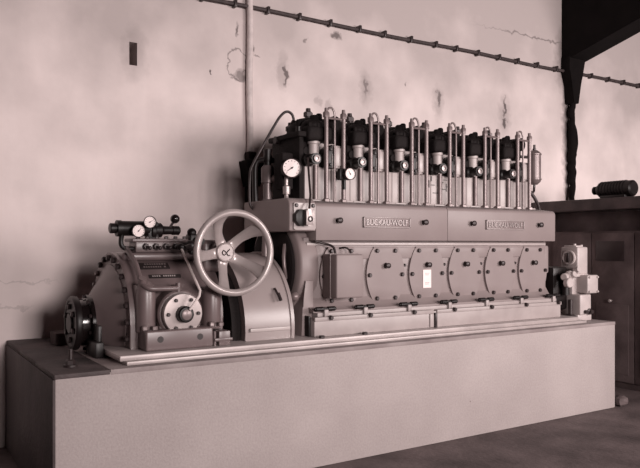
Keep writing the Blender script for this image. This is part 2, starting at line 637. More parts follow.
# inspection doors
def door_outline(xc, zt=0.690, zb=0.268):
    pts = []
    n = 14
    for i in range(n + 1):
        t = i / n
        z = zt + (zb - zt) * t
        pts.append((xc - 0.112 - 0.072 * math.sin(PI * t) ** 0.8, z))
    for i in range(n + 1):
        t = 1 - i / n
        z = zt + (zb - zt) * t
        pts.append((xc + 0.112 + 0.072 * math.sin(PI * t) ** 0.8, z))
    return pts


XD = 2.915
dr = MB().prism(door_outline(XD), 4.300, 4.322, 'xz', 0.004)
door = E(dr, 'inspection_door', M['door'])
for bx, bz in ((-0.088, 0.66), (0.088, 0.66), (-0.158, 0.474), (0.158, 0.474), (-0.088, 0.295), (0.088, 0.295)):
    E(MB().nut((XD + bx, 4.301, bz), (0, -1, 0), 0.017, 0.02, 6), 'bolt', M['bolt'], door)
kb = MB()
kb.lathe((XD, 4.301, 0.545), (0, -1, 0), [(0.024, 0), (0.016, 0.008), (0.013, 0.022), (0.021, 0.028), (0.021, 0.04), (0.012, 0.045)], 16)
E(kb, 'knob', M['bolt'], door)
doors = [door]
for k in range(1, 6):
    doors.append(copy_part(door, en, P_ * k))
    # children keep their offset from the door
lab = MB().box(3.705, 3.790, 4.295, 4.3005, 0.360, 0.505, 0)
lb = E(lab, 'notice_card', M['paper'])
tag(lb, 'white paper notice stuck on the door')
ln_ = MB()
for i, z in enumerate((0.475, 0.462, 0.40, 0.388)):
    ln_.box(3.725, 3.770 - 0.006 * (i % 2), 4.2942, 4.2952, z, z + 0.004, 0)
E(ln_, 'faint_print', M['letter'], lb)

# square box over the first door
b = MB().box(2.750, 2.988, 4.115, 4.30, 0.325, 0.638, 0.012, 3)
bx = E(b, 'filter_box', M['door'])
E(MB().box(2.745, 2.993, 4.19, 4.2, 0.320, 0.643, 0.003), 'seam', M['paint'], bx)
E(MB().tube([(2.80, 4.20, 0.63), (2.79, 4.22, 0.69), (2.74, 4.26, 0.715), (2.66, 4.27, 0.735)], 0.009), 'pipe', M['bolt'], bx)
E(MB().tube([(2.95, 4.22, 0.63), (2.95, 4.24, 0.665), (2.925, 4.26, 0.685), (2.90, 4.30, 0.68)], 0.007), 'drain_pipe', M['bolt'], bx)

# foot clamps between the doors
def clamp(xc):
    b = MB()
    for s in (-0.05, 0.05):
        b.cyl((xc + s - 0.034, 4.200, 0.248), (xc + s + 0.034, 4.200, 0.248), 0.017, bev=0.005)
    b.cyl((xc - 0.09, 4.200, 0.248), (xc + 0.09, 4.200, 0.248), 0.010)
    c = E(b, 'clamp_screw', M['black'])
    E(MB().box(xc - 0.018, xc + 0.018, 4.18, 4.23, 0.185, 0.245, 0.006), 'lug', M['bed'], c)
    E(MB().nut((xc + 0.02, 4.168, 0.188), (0, -1, 0), 0.018, 0.03), 'plug', M['bolt'], c)
    return c


for k in range(7):
    clamp(2.640 + 0.418 * k if k else 2.71)

# camshaft cover: long front box with rounded top edge
def cover_prof(y0=4.22, z0=0.738, z1=1.010):
    pts = [(4.36, z0), (y0 + 0.004, z0)]
    pts += [(y0, z0 + 0.006)]
    r = 0.035
    for i in range(7):
        t = math.radians(180 - 72 * i / 6)
        pts.append((y0 + r + r * math.cos(t), z1 - r + r * math.sin(t)))
    pts += [(4.44, 1.035), (4.98, 1.035), (4.98, z0)]
    return pts


for i, (a, c) in enumerate(((2.645, 3.897), (3.901, 5.205))):
    o = E(MB().prism(cover_prof(), a, c, 'yz', 0.003), 'camshaft_cover', M['paint'])
    for x in ((2.831, 3.644) if i == 0 else (4.164, 4.985)):
        kb = MB()
        kb.lathe((x, 4.221, 0.882), (0, -1, 0), [(0.020, 0), (0.012, 0.004), (0.012, 0.02), (0.022, 0.026), (0.022, 0.04), (0.012, 0.046)], 14)
        E(kb, 'knob', M['bolt'], o)
    x0, x1 = ((3.055, 3.50), (4.325, 4.785))[i]
    npl = MB()
    npl.box(x0, x1, 4.212, 4.222, 0.835, 0.915, 0.003)
    pn = E(npl, 'maker_plate', M['plate'], o)
    f = MB()
    w = 0.008
    f.box(x0, x1, 4.205, 4.214, 0.915 - w, 0.915, 0.002)
    f.box(x0, x1, 4.205, 4.214, 0.835, 0.835 + w, 0.002)
    f.box(x0, x0 + w, 4.205, 4.214, 0.835, 0.915, 0.002)
    f.box(x1 - w, x1, 4.205, 4.214, 0.835, 0.915, 0.002)
    E(f, 'plate_border', M['letter'], o)
    text_mesh('plate_lettering', 'BUCKAU-WOLF', M['letter'], o, EO, x0 + 0.025, x1 - 0.025, 4.213, 0.853, 0.897, 0.007)

# end housing at the coupling side with its switch plate
b = MB()
b.prism([(4.26, 0.80), (4.225, 0.806), (4.220, 0.82), (4.220, 0.985), (4.235, 1.015), (4.27, 1.035), (4.93, 1.035), (4.93, 0.80)], 2.425, 2.648, 'yz', 0.012, 3)
eh = E(b, 'end_housing', M['paint'])
tag(eh, 'darker box-shaped end of the camshaft housing')
pb = MB().prism(rrect(2.455, 2.635, 0.812, 1.0, 0.012), 4.208, 4.224, 'xz', 0.003)
sp = E(pb, 'switch_plate', M['paint_b'])
E(MB().prism([(2.49 + 0.055 * math.cos(t) + 0.01, 0.895 + 0.062 * math.sin(t)) for t in [PI / 4 * i + PI / 8 for i in range(8)]], 4.165, 4.21, 'xz', 0.006), 'dark_socket', M['black'], sp)
E(MB().prism(rrect(2.515, 2.575, 0.838, 0.955, 0.012), 4.135, 4.17, 'xz', 0.005), 'bright_cap', M['steel'], sp)
E(MB().torus((2.545, 4.133, 0.885), (0, 1, 0), 0.016, 0.005, 20, 8), 'cap_ring', M['ink'], sp)
for x in (2.475, 2.612):
    E(MB().lathe((x, 4.209, 0.982), (0, -1, 0), [(0.014, 0), (0.014, 0.008), (0.009, 0.012)], 12), 'screw', M['bolt'], sp)
E(MB().tube([(2.545, 4.15, 0.95), (2.585, 4.2, 1.06), (2.66, 4.36, 1.34)], 0.008, 8, False), 'control_rod', M['bolt'])

# gear case: round bulging casing between guard and crankcase
gc = MB()
gc.lathe((2.545, 4.66, 0.545), (1, 0, 0), [(0.22, -0.004), (0.30, 0.0), (0.365, 0.006), (0.380, 0.018), (0.385, 0.035), (0.385, 0.14), (0.37, 0.165), (0.33, 0.18)], 64)
gc.prism([(4.33, FT), (4.33, 0.22), (4.34, 0.40), (4.5, 0.6), (4.9, 0.6), (4.98, 0.40), (4.99, FT)], 2.585, 2.70, 'yz', 0.01)
g_ = E(gc, 'gear_case', M['paint'])
fl = MB()
fl.lathe((2.515, 4.66, 0.545), (1, 0, 0), [(0.10, 0.0), (0.30, 0.0), (0.315, 0.01), (0.315, 0.03)], 48)
E(fl, 'dark_end_disc', M['head'], g_)
E(MB().tube([(2.515, 4.44, 0.71), (2.495, 4.42, 0.62), (2.495, 4.41, 0.54), (2.515, 4.42, 0.46)], 0.014), 'bent_lever', M['dull'], g_)
E(MB().sphere((2.53, 4.33, 0.335), 0.035).cyl((2.53, 4.33, 0.335), (2.60, 4.36, 0.335), 0.02), 'drain_cock', M['dull'], g_)
E(MB().cyl((2.44, 4.60, 0.62), (2.44, 4.60, 0.80), 0.03, 0.022), 'shaft_sleeve', M['dull'], g_)
b = MB()
for z in (0.12, 0.16, 0.20):
    b.nut((2.585, 4.345, z), (0, -1, 0), 0.016, 0.03)
E(b, 'bolt_row', M['bolt'], g_)

# ---- one cylinder, then five copies
XC = 2.940
CO = (XC, 4.72, FT)


def cpart(b, name, m, parent, sharp=38):
    return b.build(name, m, parent, CO, sharp)


jb = MB()
jb.box(XC - 0.2075, XC + 0.2075, 4.52, 4.97, 1.030, 1.300, 0.006)
jb.box(XC - 0.2075, XC + 0.2075, 4.47, 4.56, 1.030, 1.048, 0.004)
jk = jb.build('cylinder', M['cyl'], en, CO)
jk.location = (CO[0] - EO[0], CO[1] - EO[1], CO[2] - EO[2])
ub = MB()
ub.lathe((XC - 0.02, 4.74, 1.297), (0, 0, 1), [(0.165, 0), (0.165, 0.21)], 40)
ub.box(XC - 0.12, XC + 0.11, 4.575, 4.90, 1.297, 1.50, 0.02)
cpart(ub, 'barrel', M['cyl'], jk)
ln = MB()
ln.lathe((XC - 0.115, 4.545, 1.295), (0, 0, 1), [(0.036, 0), (0.042, 0.01), (0.042, 0.175), (0.05, 0.18), (0.05, 0.2), (0.03, 0.215)], 20)
cpart(ln, 'starting_valve', M['cyl'], jk)
nz = MB()
nz.lathe((XC - 0.185, 4.56, 1.345), (0, -1, 0), [(0.048, 0), (0.048, 0.07), (0.034, 0.08), (0.034, 0.13), (0.042, 0.135), (0.042, 0.17)], 20)
z_ = cpart(nz, 'relief_valve', M['black'], jk)
nz = MB()
nz.lathe((XC - 0.185, 4.388, 1.345), (0, -1, 0), [(0.026, 0), (0.026, 0.010), (0.014, 0.012), (0.012, 0.004)], 20)
cpart(nz, 'valve_face', M['steel'], jk)
# head: dark lumpy casting with nuts, valve bodies and rocker box
eb = MB()  # black block added for the shade in the gap beside each barrel
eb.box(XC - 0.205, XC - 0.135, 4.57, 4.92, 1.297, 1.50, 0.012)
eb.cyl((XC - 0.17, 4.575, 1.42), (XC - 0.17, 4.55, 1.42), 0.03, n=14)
cpart(eb, 'gap_shade_block', M['head'], jk)
hb = MB()
hb.lathe((XC - 0.03, 4.72, 1.492), (0, 0, 1), [(0.17, 0), (0.202, 0.012), (0.206, 0.03), (0.206, 0.075), (0.195, 0.09), (0.185, 0.13), (0.165, 0.165), (0.11, 0.20), (0.05, 0.215), (0, 0.217)], 36)
hb.box(XC - 0.205, XC + 0.03, 4.475, 4.72, 1.492, 1.61, 0.03, 3)
hb.sphere((XC - 0.10, 4.575, 1.61), 0.10, (1.0, 0.9, 0.62), 18)
hb.cyl((XC - 0.10, 4.56, 1.60), (XC - 0.10, 4.56, 1.70), 0.045, 0.035, 16, 0.01)
hb.cyl((XC - 0.03, 4.60, 1.60), (XC - 0.03, 4.60, 1.725), 0.030, 0.024, 16, 0.008)
hb.cyl((XC - 0.17, 4.66, 1.56), (XC - 0.17, 4.66, 1.675), 0.035, 0.03, 14, 0.008)
hb.cyl((XC - 0.225, 4.60, 1.545), (XC - 0.16, 4.60, 1.545), 0.045, 0.045, 16, 0.006)
for i in range(12):
    t = 2 * PI * i / 12 + 0.2
    hb.nut((XC - 0.03 + 0.178 * math.cos(t), 4.72 + 0.178 * math.sin(t), 1.58), (0, 0, 1), 0.017, 0.042)
for i in range(3):
    hb.nut((XC - 0.18 + 0.075 * i, 4.495, 1.60), (0, 0, 1), 0.016, 0.03)
cpart(hb, 'cylinder_head', M['head'], jk)
rk = MB()
rk.cyl((XC + 0.075, 4.52, 1.645), (XC + 0.075, 4.82, 1.645), 0.062, 0.062, 20, 0.012)
rk.cyl((XC + 0.02, 4.62, 1.63), (XC + 0.16, 4.62, 1.63), 0.035, 0.035, 14, 0.006)
rk.box(XC + 0.03, XC + 0.12, 4.57, 4.75, 1.50, 1.62, 0.012)
cpart(rk, 'rocker_box', M['head'], jk)
# fuel pump block to the right, with dark bracket
fp = MB()
fp.box(XC + 0.012, XC + 0.118, 4.475, 4.60, 1.292, 1.470, 0.010)
fp.box(XC + 0.03, XC + 0.105, 4.463, 4.48, 1.31, 1.450, 0.004)
cpart(fp, 'fuel_pump', M['paint_b'], jk)
fb = MB()
BX = XC - 0.042
fb.prism([(BX, 1.44), (BX + 0.045, 1.47), (BX + 0.05, 1.40), (BX + 0.025, 1.385), (BX + 0.022, 1.355), (BX + 0.045, 1.335), (BX + 0.04, 1.285), (BX - 0.005, 1.30), (BX - 0.018, 1.37)], 4.455, 4.57, 'xz', 0.006)
fb.nut((BX + 0.024, 4.455, 1.432), (0, -1, 0), 0.012, 0.012)
fb.nut((BX + 0.022, 4.455, 1.315), (0, -1, 0), 0.012, 0.012)
cpart(fb, 'pump_bracket', M['black'], jk)
# studs
def stud(x, y, top, r, m):
    s = MB()
    s.cyl((x, y, 1.028), (x, y, top - 0.05), r, n=14)
    s.nut((x, y, 1.028), (0, 0, 1), r * 1.7, 0.028)
    s.nut((x, y, top - 0.07), (0, 0, 1), r * 1.55, 0.042)
    s.cyl((x, y, top - 0.04), (x, y, top), r * 0.9, r * 0.75, 12)
    cpart(s, 'stud', m, jk)


stud(XC - 0.060, 4.450, 1.742, 0.0175, M['dull'])
stud(XC + 0.098, 4.450, 1.742, 0.0175, M['dull'])
stud(XC + 0.085, 4.950, 1.835, 0.026, M['bolt'])
stud(XC - 0.085, 4.950, 1.700, 0.026, M['bolt'])
pr = MB()
pr.cyl((XC + 0.025, 4.462, 1.03), (XC + 0.025, 4.462, 1.66), 0.008, n=8)
cpart(pr, 'push_rod', M['dull'], jk)
pr = MB()
pr.cyl((XC - 0.125, 4.50, 1.03), (XC - 0.125, 4.50, 1.31), 0.016, n=12)
pr.nut((XC - 0.125, 4.50, 1.03), (0, 0, 1), 0.026, 0.02)
cpart(pr, 'water_pipe', M['dull'], jk)
# small bridge pipe arching between the front studs
ap = MB()
ap.tube([(XC - 0.06, 4.46, 1.70), (XC - 0.03, 4.462, 1.745), (XC + 0.005, 4.464, 1.745), (XC + 0.025, 4.464, 1.70), (XC + 0.03, 4.47, 1.62)], 0.008, 8)
ap.cyl((XC - 0.06, 4.452, 1.668), (XC + 0.098, 4.452, 1.668), 0.009, n=8)
cpart(ap, 'oil_pipe', M['dull'], jk)
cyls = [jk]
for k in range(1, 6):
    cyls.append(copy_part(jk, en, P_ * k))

# end casing behind the gauges: shaded left face of the cylinder row, its shade put in as black
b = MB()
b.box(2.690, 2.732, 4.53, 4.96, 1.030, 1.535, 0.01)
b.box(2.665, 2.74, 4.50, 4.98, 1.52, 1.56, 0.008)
ep = E(b, 'shaded_row_end', M['head'])
E(MB().cyl((2.70, 4.56, 1.56), (2.70, 4.56, 1.60), 0.02, n=12), 'end_plug', M['black'], ep)
E(MB().cyl((2.655, 4.85, 1.53), (2.72, 4.85, 1.53), 0.03, n=12), 'end_fitting', M['black'], ep)
# cast marks on the middle jackets
b = MB()
random.seed(3)
for i in range(16):
    x = 3.915 + 0.30 * random.random()
    if 4.01 < x < 4.05:
        x += 0.05
    z = 1.14 + 0.13 * random.random()
    L_ = 0.02 + 0.05 * random.random()
    if i % 2:
        b.box(x, x + 0.008, 4.516, 4.523, z - L_ / 2, z + L_ / 2, 0)
    else:
        b.box(x, x + L_, 4.516, 4.523, z, z + 0.007, 0)
E(b, 'casting_marks', M['bolt'])

# gauge hanging on the first jacket and its fitting
gg = gauge(en, EO, (3.045, 4.37, 1.245), 0.046, 0.05, (-0.15, -1, 0.02), 120)
tag(gg, 'small white gauge on the cylinder row')
E(MB().cyl((3.04, 4.43, 1.245), (3.04, 4.53, 1.245), 0.035, n=14).cyl((3.03, 4.43, 1.13), (3.03, 4.43, 1.24), 0.014, n=10).box(2.985, 3.05, 4.42, 4.46, 1.20, 1.29, 0.008), 'gauge_bracket', M['black'], gg)

# pipework and large gauge on the end housing
b = MB()
b.lathe((2.565, 4.80, 1.03), (0, 0, 1), [(0.042, 0), (0.042, 0.02), (0.034, 0.03), (0.034, 0.15), (0.05, 0.155), (0.05, 0.27), (0.036, 0.29)], 20)
vp = E(b, 'riser_pipe', M['dull'])
E(MB().lathe((2.565, 4.80, 1.31), (0, 0, 1), [(0.03, 0), (0.03, 0.02), (0.028, 0.04), (0.038, 0.06), (0.030, 0.10), (0.036, 0.135), (0.02, 0.14)], 18), 'valve_spindle', M['black'], vp)
E(MB().lathe((2.60, 4.76, 1.215), (0.5, -1, 0), [(0.036, 0), (0.04, 0.03), (0.04, 0.06), (0.02, 0.065)], 16), 'valve_cap', M['dull'], vp)
E(MB().tube([(2.47, 4.82, 1.033), (2.465, 4.82, 1.25), (2.475, 4.82, 1.33), (2.52, 4.82, 1.36), (2.70, 4.82, 1.365)], 0.022), 'bypass_pipe', M['black'], vp)
lg = gauge(en, EO, (2.590, 4.47, 1.272), 0.074, 0.06, (-0.35, -1, 0.05), 215)
tag(lg, 'large white gauge standing on the end housing')
b = MB()
b.lathe((2.590, 4.55, 1.03), (0, 0, 1), [(0.022, 0), (0.022, 0.02), (0.016, 0.03), (0.016, 0.05), (0.028, 0.055), (0.028, 0.11), (0.014, 0.12), (0.014, 0.2)], 14)
E(b, 'gauge_stem', M['steel'], lg)
b = MB()
b.box(2.56, 2.66, 4.56, 4.70, 1.12, 1.40, 0.02)
E(b, 'gauge_backing', M['head'], lg)
lp = MB()
lp.tube([(2.768, 4.75, 1.66), (2.768, 4.75, 1.695), (2.752, 4.75, 1.73), (2.712, 4.75, 1.745), (2.665, 4.75, 1.718), (2.60, 4.75, 1.63), (2.42, 4.76, 1.32), (2.398, 4.77, 1.22), (2.400, 4.78, 1.05), (2.41, 4.78, 1.0), (2.43, 4.78, 0.98)], 0.0105, 10)
o = E(lp, 'looped_pipe', M['bolt'])
E(MB().lathe((2.768, 4.75, 1.555), (0, 0, 1), [(0.03, 0), (0.03, 0.05), (0.022, 0.055), (0.022, 0.10), (0.03, 0.105), (0.012, 0.13)], 8), 'union_nut', M['bolt'], o)

# expansion bottle at the far end of the cylinder row
tk = MB()
tk.lathe((5.395, 4.62, 1.285), (0, 0, 1), [(0.0, 0.0), (0.03, 0.004), (0.058, 0.03), (0.062, 0.045), (0.068, 0.05), (0.068, 0.06), (0.062, 0.064), (0.062, 0.285), (0.068, 0.289), (0.068, 0.30), (0.060, 0.31), (0.03, 0.335), (0.0, 0.338)], 26)
t_ = E(tk, 'oil_bottle', M['dull'])
E(MB().cyl((5.395, 4.62, 1.61), (5.395, 4.62, 1.675), 0.012, n=10).nut((5.395, 4.62, 1.62), (0, 0, 1), 0.02, 0.02), 'nipple', M['bolt'], t_)
E(MB().cyl((5.21, 4.64, 1.55), (5.395, 4.62, 1.55), 0.014).cyl((5.21, 4.64, 1.35), (5.395, 4.62, 1.35), 0.014), 'bracket', M['bolt'], t_)
E(MB().tube([(5.395, 4.62, 1.29), (5.39, 4.62, 1.25), (5.36, 4.60, 1.22), (5.28, 4.58, 1.17), (5.25, 4.58, 1.10), (5.19, 4.58, 1.03)], 0.012), 'return_pipe', M['bolt'], t_)
E(MB().tube([(5.20, 4.50, 1.20), (5.26, 4.49, 1.13), (5.31, 4.49, 1.04), (5.30, 4.50, 0.94), (5.20, 4.5, 0.88)], 0.016), 'drain_hose', M['bolt'], t_)

# ------------------------------------------------------------------ flywheel guard
GO = (2.28, 4.77, FT)
gd = thing('flywheel_guard', GO, 'grey arched sheet guard over the flywheel between gearbox and engine', 'guard')
g1 = MB().prism(arch(4.77, 0.12, 0.525, FT), 2.10, 2.455, 'yz', 0.008).build('guard_shell', M['paint_c'], gd, GO)
MB().prism(arch(4.77, 0.12, 0.535, FT), 2.452, 2.478, 'yz', 0.006).build('rear_flange', M['paint_c'], gd, GO)
MB().box(2.13, 2.44, 4.228, 4.25, FT + 0.06, FT + 0.085, 0.004).build('foot_strip', M['paint_b'], gd, GO)
MB().cyl((2.36, 4.31, 0.40), (2.36, 4.24, 0.34), 0.008).cyl((2.36, 4.262, 0.37), (2.368, 4.235, 0.32), 0.012).build('grease_nipple', M['bolt'], gd, GO)
MB().prism(arch(4.77, 0.12, 0.46, FT), 2.03, 2.10, 'yz', 0.01).build('dark_flywheel_rim', M['head'], gd, GO)

# ------------------------------------------------------------------ gearbox
RO = (1.62, 4.75, FT)
gb = thing('reversing_gearbox', RO, 'dark grey rounded reversing gearbox with handwheel, gauges and bolted flange', 'gearbox')


def G(b, name, m, parent=None, sharp=38):
    return b.build(name, m, parent or gb, RO, sharp)


b = MB()
b.prism(arch(4.75, 0.215, 0.42, FT), 1.385, 1.975, 'yz', 0.015, 3)
b.box(1.36, 1.99, 4.55, 4.95, 0.60, 0.655, 0.02, 3)
b.cyl((1.639, 4.40, 0.27), (1.639, 4.235, 0.27), 0.150, n=44, bev=0.01)
b.box(1.50, 1.78, 4.25, 4.45, FT, 0.27, 0.02)
hs = G(b, 'housing', M['gear'])
b = MB().box(1.384, 1.825, 4.150, 4.40, FT, 0.180, 0.012, 3)
bs = G(b, 'base_flange', M['gear'])
for x in (1.475, 1.735):
    G(MB().lathe((x, 4.1485, 0.125), (0, 1, 0), [(0.020, 0), (0.020, 0.006)], 18), 'bolt_hole', M['ink'], bs)
b = MB()
b.box(1.865, 1.945, 4.15, 4.3, FT, 0.150, 0.006)
b.box(1.835, 1.96, 4.145, 4.2, 0.085, 0.105, 0.004)
b.cyl((1.84, 4.165, FT), (1.84, 4.165, 0.15), 0.010)
G(b, 'mounting_lug', M['gear'])
# vertical bosses
for x, zt in ((1.430, 0.455), (1.875, 0.415)):
    b = MB()
    b.lathe((x, 4.30, 0.16), (0, 0, 1), [(0.06, 0), (0.063, 0.01), (0.063, zt - 0.22), (0.055, zt - 0.17), (0.03, zt - 0.14), (0, zt - 0.13)], 28)
    b.box(x - 0.062, x + 0.062, 4.30, 4.42, 0.1, zt, 0.01)
    o = G(b, 'boss', M['gear'])
    q = MB()
    q.nut((x - 0.028, 4.225, 0.178), (0, 0, 1), 0.020, 0.028)
    q.nut((x + 0.03, 4.215, 0.178), (0, 0, 1), 0.020, 0.024)
    G(q, 'bolt_pair', M['dull'], o)
# bright round cover with six bolts and black hub
fc = MB()
fc.lathe((1.639, 4.235, 0.27), (0, -1, 0), [(0.128, 0), (0.130, 0.01), (0.130, 0.035), (0.125, 0.042), (0.10, 0.044), (0.05, 0.046), (0.05, 0.05)], 48)
f_ = G(fc, 'round_cover', M['steel'])
for i in range(6):
    t = math.radians(60 * i)
    G(MB().nut((1.639 + 0.100 * math.cos(t), 4.192, 0.27 + 0.100 * math.sin(t)), (0, -1, 0), 0.0125, 0.016), 'bolt', M['bolt'], f_)
G(MB().lathe((1.639, 4.19, 0.27), (0, -1, 0), [(0.052, 0), (0.052, 0.045), (0.044, 0.055), (0.036, 0.056)], 28), 'hub', M['black'], f_)
G(MB().lathe((1.639, 4.136, 0.27), (0, -1, 0), [(0.034, 0), (0.034, 0.006), (0.030, 0.009)], 24), 'hub_cap', M['dull'], f_)
G(MB().tube([(1.655, 4.125, 0.30), (1.712, 4.11, 0.385), (1.722, 4.12, 0.418), (1.716, 4.15, 0.455), (1.702, 4.40, 0.690)], 0.0085, 8, False), 'crank_lever', M['nickel'])

# bolted flange ring and bell housing towards the shaft
b = MB().prism(arch(4.75, 0.205, 0.445, FT), 1.335, 1.395, 'yz', 0.008)
rg = G(b, 'flange_ring', M['gear'])
for i in range(15):
    t = math.radians(-12 + 204 * i / 14)
    y, z = 4.75 + 0.412 * math.cos(t), 0.205 + 0.412 * math.sin(t)
    G(MB().nut((1.336, y, z), (-1, 0, 0), 0.020, 0.026), 'bolt', M['bolt'] if t > 0.9 else M['dull'], rg)


def bell():
    """loft from the wide arch at the flange to the small round neck"""
    b = MB()
    bm = b.bm
    st = []
    prof = [(1.337, 0.372, 0.205), (1.328, 0.368, 0.205), (1.322, 0.350, 0.205), (1.310, 0.328, 0.203), (1.285, 0.290, 0.201), (1.255, 0.248, 0.199), (1.228, 0.212, 0.197), (1.208, 0.186, 0.195), (1.195, 0.176, 0.195)]
    n = 48
    for (x, R, zc) in prof:
        st.append([bm.verts.new((x, 4.75 + R * math.cos(2 * PI * i / n), max(zc + R * math.sin(2 * PI * i / n), 0.057))) for i in range(n)])
    for A, B in zip(st, st[1:]):
        for i in range(n):
            bm.faces.new((A[i], A[(i + 1) % n], B[(i + 1) % n], B[i]))
    bm.faces.new(st[0][::-1])
    bm.faces.new(st[-1])
    return b


G(bell(), 'bell_housing', M['gear'])
AX = (4.75, 0.192)
b = MB().lathe((1.19, AX[0], AX[1]), (-1, 0, 0), [(0.178, -0.012), (0.183, -0.006), (0.183, 0.012), (0.178, 0.018), (0.155, 0.02), (0.152, 0.03), (0.150, 0.08), (0.150, 0.10)], 48)
ct = G(b, 'shaft_collar', M['gloss'])
for i in range(10):
    t = 2 * PI * i / 10 + 0.3
    G(MB().nut((1.174, AX[0] + 0.168 * math.cos(t), AX[1] + 0.172 * math.sin(t)), (-1, 0, 0), 0.012, 0.018), 'bolt', M['bolt'], ct)
b = MB().lathe((1.105, AX[0], AX[1]), (-1, 0, 0), [(0.12, -0.02), (0.172, -0.012), (0.176, -0.005), (0.176, 0.022), (0.170, 0.03), (0.15, 0.031), (0.145, 0.026), (0.07, 0.026), (0.065, 0.04), (0, 0.042)], 48)
cp = G(b, 'coupling_disc', M['black'])
for i in range(6):
    t = 2 * PI * i / 6 + 0.4
    G(MB().nut((1.079, AX[0] + 0.108 * math.cos(t), AX[1] + 0.108 * math.sin(t)), (-1, 0, 0), 0.02, 0.02), 'coupling_bolt', M['bolt'], cp)
b = MB()
b.box(1.145, 1.202, 4.40, 4.62, 0.0, 0.10, 0.01)
b.box(1.17, 1.20, 4.44, 4.56, 0.0, 0.20, 0.01)
G(b, 'neck_support', M['black'])

# name plates
def plate(x0, x1, z0, z1, rows):
    """plate lying on the curved front of the housing, built tangent to it"""
    zc = (z0 + z1) / 2
    s = min(0.98, (zc - 0.215) / 0.42)
    a = math.asin(s)
    yc = 4.75 - 0.42 * math.cos(a)
    n = Vector((0, -math.cos(a), math.sin(a)))
    t = Vector((0, math.sin(a), math.cos(a)))
    hh = (z1 - z0) / 2 / max(0.35, math.cos(a))

    def slab(u0, u1, v0, v1, d0, d1):
        b = MB()
        P = [b.bm.verts.new(Vector((u, yc, zc)) + t * v + n * d) for d in (d0, d1) for u, v in ((u0, v0), (u1, v0), (u1, v1), (u0, v1))]
        for f in ((3, 2, 1, 0), (4, 5, 6, 7), (0, 1, 5, 4), (1, 2, 6, 5), (2, 3, 7, 6), (3, 0, 4, 7)):
            b.bm.faces.new([P[i] for i in f])
        return b
    p = G(slab(x0, x1, -hh, hh, -0.01, 0.008), 'name_plate', M['ink'])
    random.seed(rows)
    for r in range(rows):
        v = hh * (1 - 2 * (r + 0.5) / rows)
        x = x0 + 0.02
        while x < x1 - 0.025:
            w = random.choice((0.008, 0.010, 0.012))
            if random.random() > 0.15:
                G(slab(x, x + w, v - hh * 0.42 / rows, v + hh * 0.42 / rows, 0.006, 0.0092), 'raised_character', M['plate'] if rows > 1 else M['rail'], p)
            x += w + 0.006
    return p


plate(1.462, 1.660, 0.545, 0.580, 2)
plate(1.500, 1.715, 0.487, 0.506, 1)
# oil pipe curling down the front
G(MB().tube([(1.40, 4.60, 0.68), (1.395, 4.50, 0.645), (1.400, 4.40, 0.585), (1.398, 4.33, 0.52), (1.40, 4.27, 0.465), (1.435, 4.23, 0.436), (1.52, 4.225, 0.432), (1.625, 4.245, 0.430)], 0.017, 12), 'oil_pipe', M['gear'])
G(MB().cyl((1.625, 4.245, 0.405), (1.625, 4.245, 0.465), 0.017, n=12).cyl((1.625, 4.245, 0.43), (1.625, 4.34, 0.43), 0.02, n=12), 'pipe_fitting', M['gear'])
G(MB().cyl((1.40, 4.285, 0.46), (1.40, 4.26, 0.50), 0.025), 'pipe_clamp', M['gear'])

# control manifold on top
b = MB()
b.box(1.455, 1.83, 4.575, 4.72, 0.655, 0.735, 0.010)
b.box(1.43, 1.84, 4.56, 4.74, 0.725, 0.748, 0.006)
mf = G(b, 'valve_manifold', M['gear'])
for i in range(5):
    x = 1.52 + 0.07 * i
    q = MB()
    q.nut((x, 4.576, 0.695), (0, -1, 0), 0.022, 0.03)
    q.cyl((x, 4.56, 0.695), (x + 0.01, 4.51, 0.685), 0.009, n=8)
    q.sphere((x + 0.01, 4.51, 0.685), 0.014, n=10)
    G(q, 'valve_stem', M['bolt'], mf)
for i in range(6):
    G(MB().nut((1.475 + 0.065 * i, 4.585, 0.746), (0, 0, 1), 0.014, 0.018), 'nut', M['bolt'], mf)
b = MB()
b.cyl((1.34, 4.62, 0.815), (1.56, 4.62, 0.815), 0.050, n=28, bev=0.006)
b.lathe((1.34, 4.62, 0.815), (-1, 0, 0), [(0.054, -0.03), (0.054, 0.0), (0.034, 0.004), (0.034, 0.04), (0.028, 0.045)], 24)
b.cyl((1.565, 4.62, 0.80), (1.60, 4.62, 0.80), 0.058, n=20, bev=0.006)
b.lathe((1.60, 4.62, 0.805), (1, 0, 0), [(0.05, 0), (0.05, 0.04), (0.03, 0.06), (0.028, 0.12), (0.032, 0.125), (0.032, 0.17), (0.02, 0.18)], 20)
b.box(1.54, 1.62, 4.58, 4.66, 0.73, 0.86, 0.012)
b.tube([(1.375, 4.61, 0.78), (1.365, 4.60, 0.72), (1.385, 4.60, 0.685), (1.45, 4.61, 0.68)], 0.016)
oc = G(b, 'oil_cylinder', M['black'])
for i, (p, nz) in enumerate((((1.528, 4.50, 0.856), 30), ((1.452, 4.50, 0.797), 50))):
    gp = gauge(gb, RO, p, 0.041 if i == 0 else 0.043, 0.045, (-0.25, -1, 0), nz)
    G(MB().cyl((p[0] + 0.012, 4.54, p[2]), (p[0] + 0.02, 4.62, p[2] - 0.02), 0.016, n=10), 'gauge_neck', M['black'], gp)
    tag(gp, ('higher gauge on the oil cylinder', 'lower gauge on the oil cylinder')[i])
b = MB()
b.cyl((1.695, 4.61, 0.81), (1.735, 4.60, 0.875), 0.009, n=8)
bl = G(b, 'ball_lever', M['bolt'])
G(MB().sphere((1.738, 4.60, 0.884), 0.032), 'ball_knob', M['gloss'], bl)
b = MB()
b.sphere((1.79, 4.45, 0.70), 0.038)
b.cyl((1.79, 4.45, 0.70), (1.79, 4.60, 0.70), 0.02)
b.cyl((1.775, 4.42, 0.70), (1.72, 4.38, 0.685), 0.015)
b.sphere((1.705, 4.40, 0.692), 0.024)
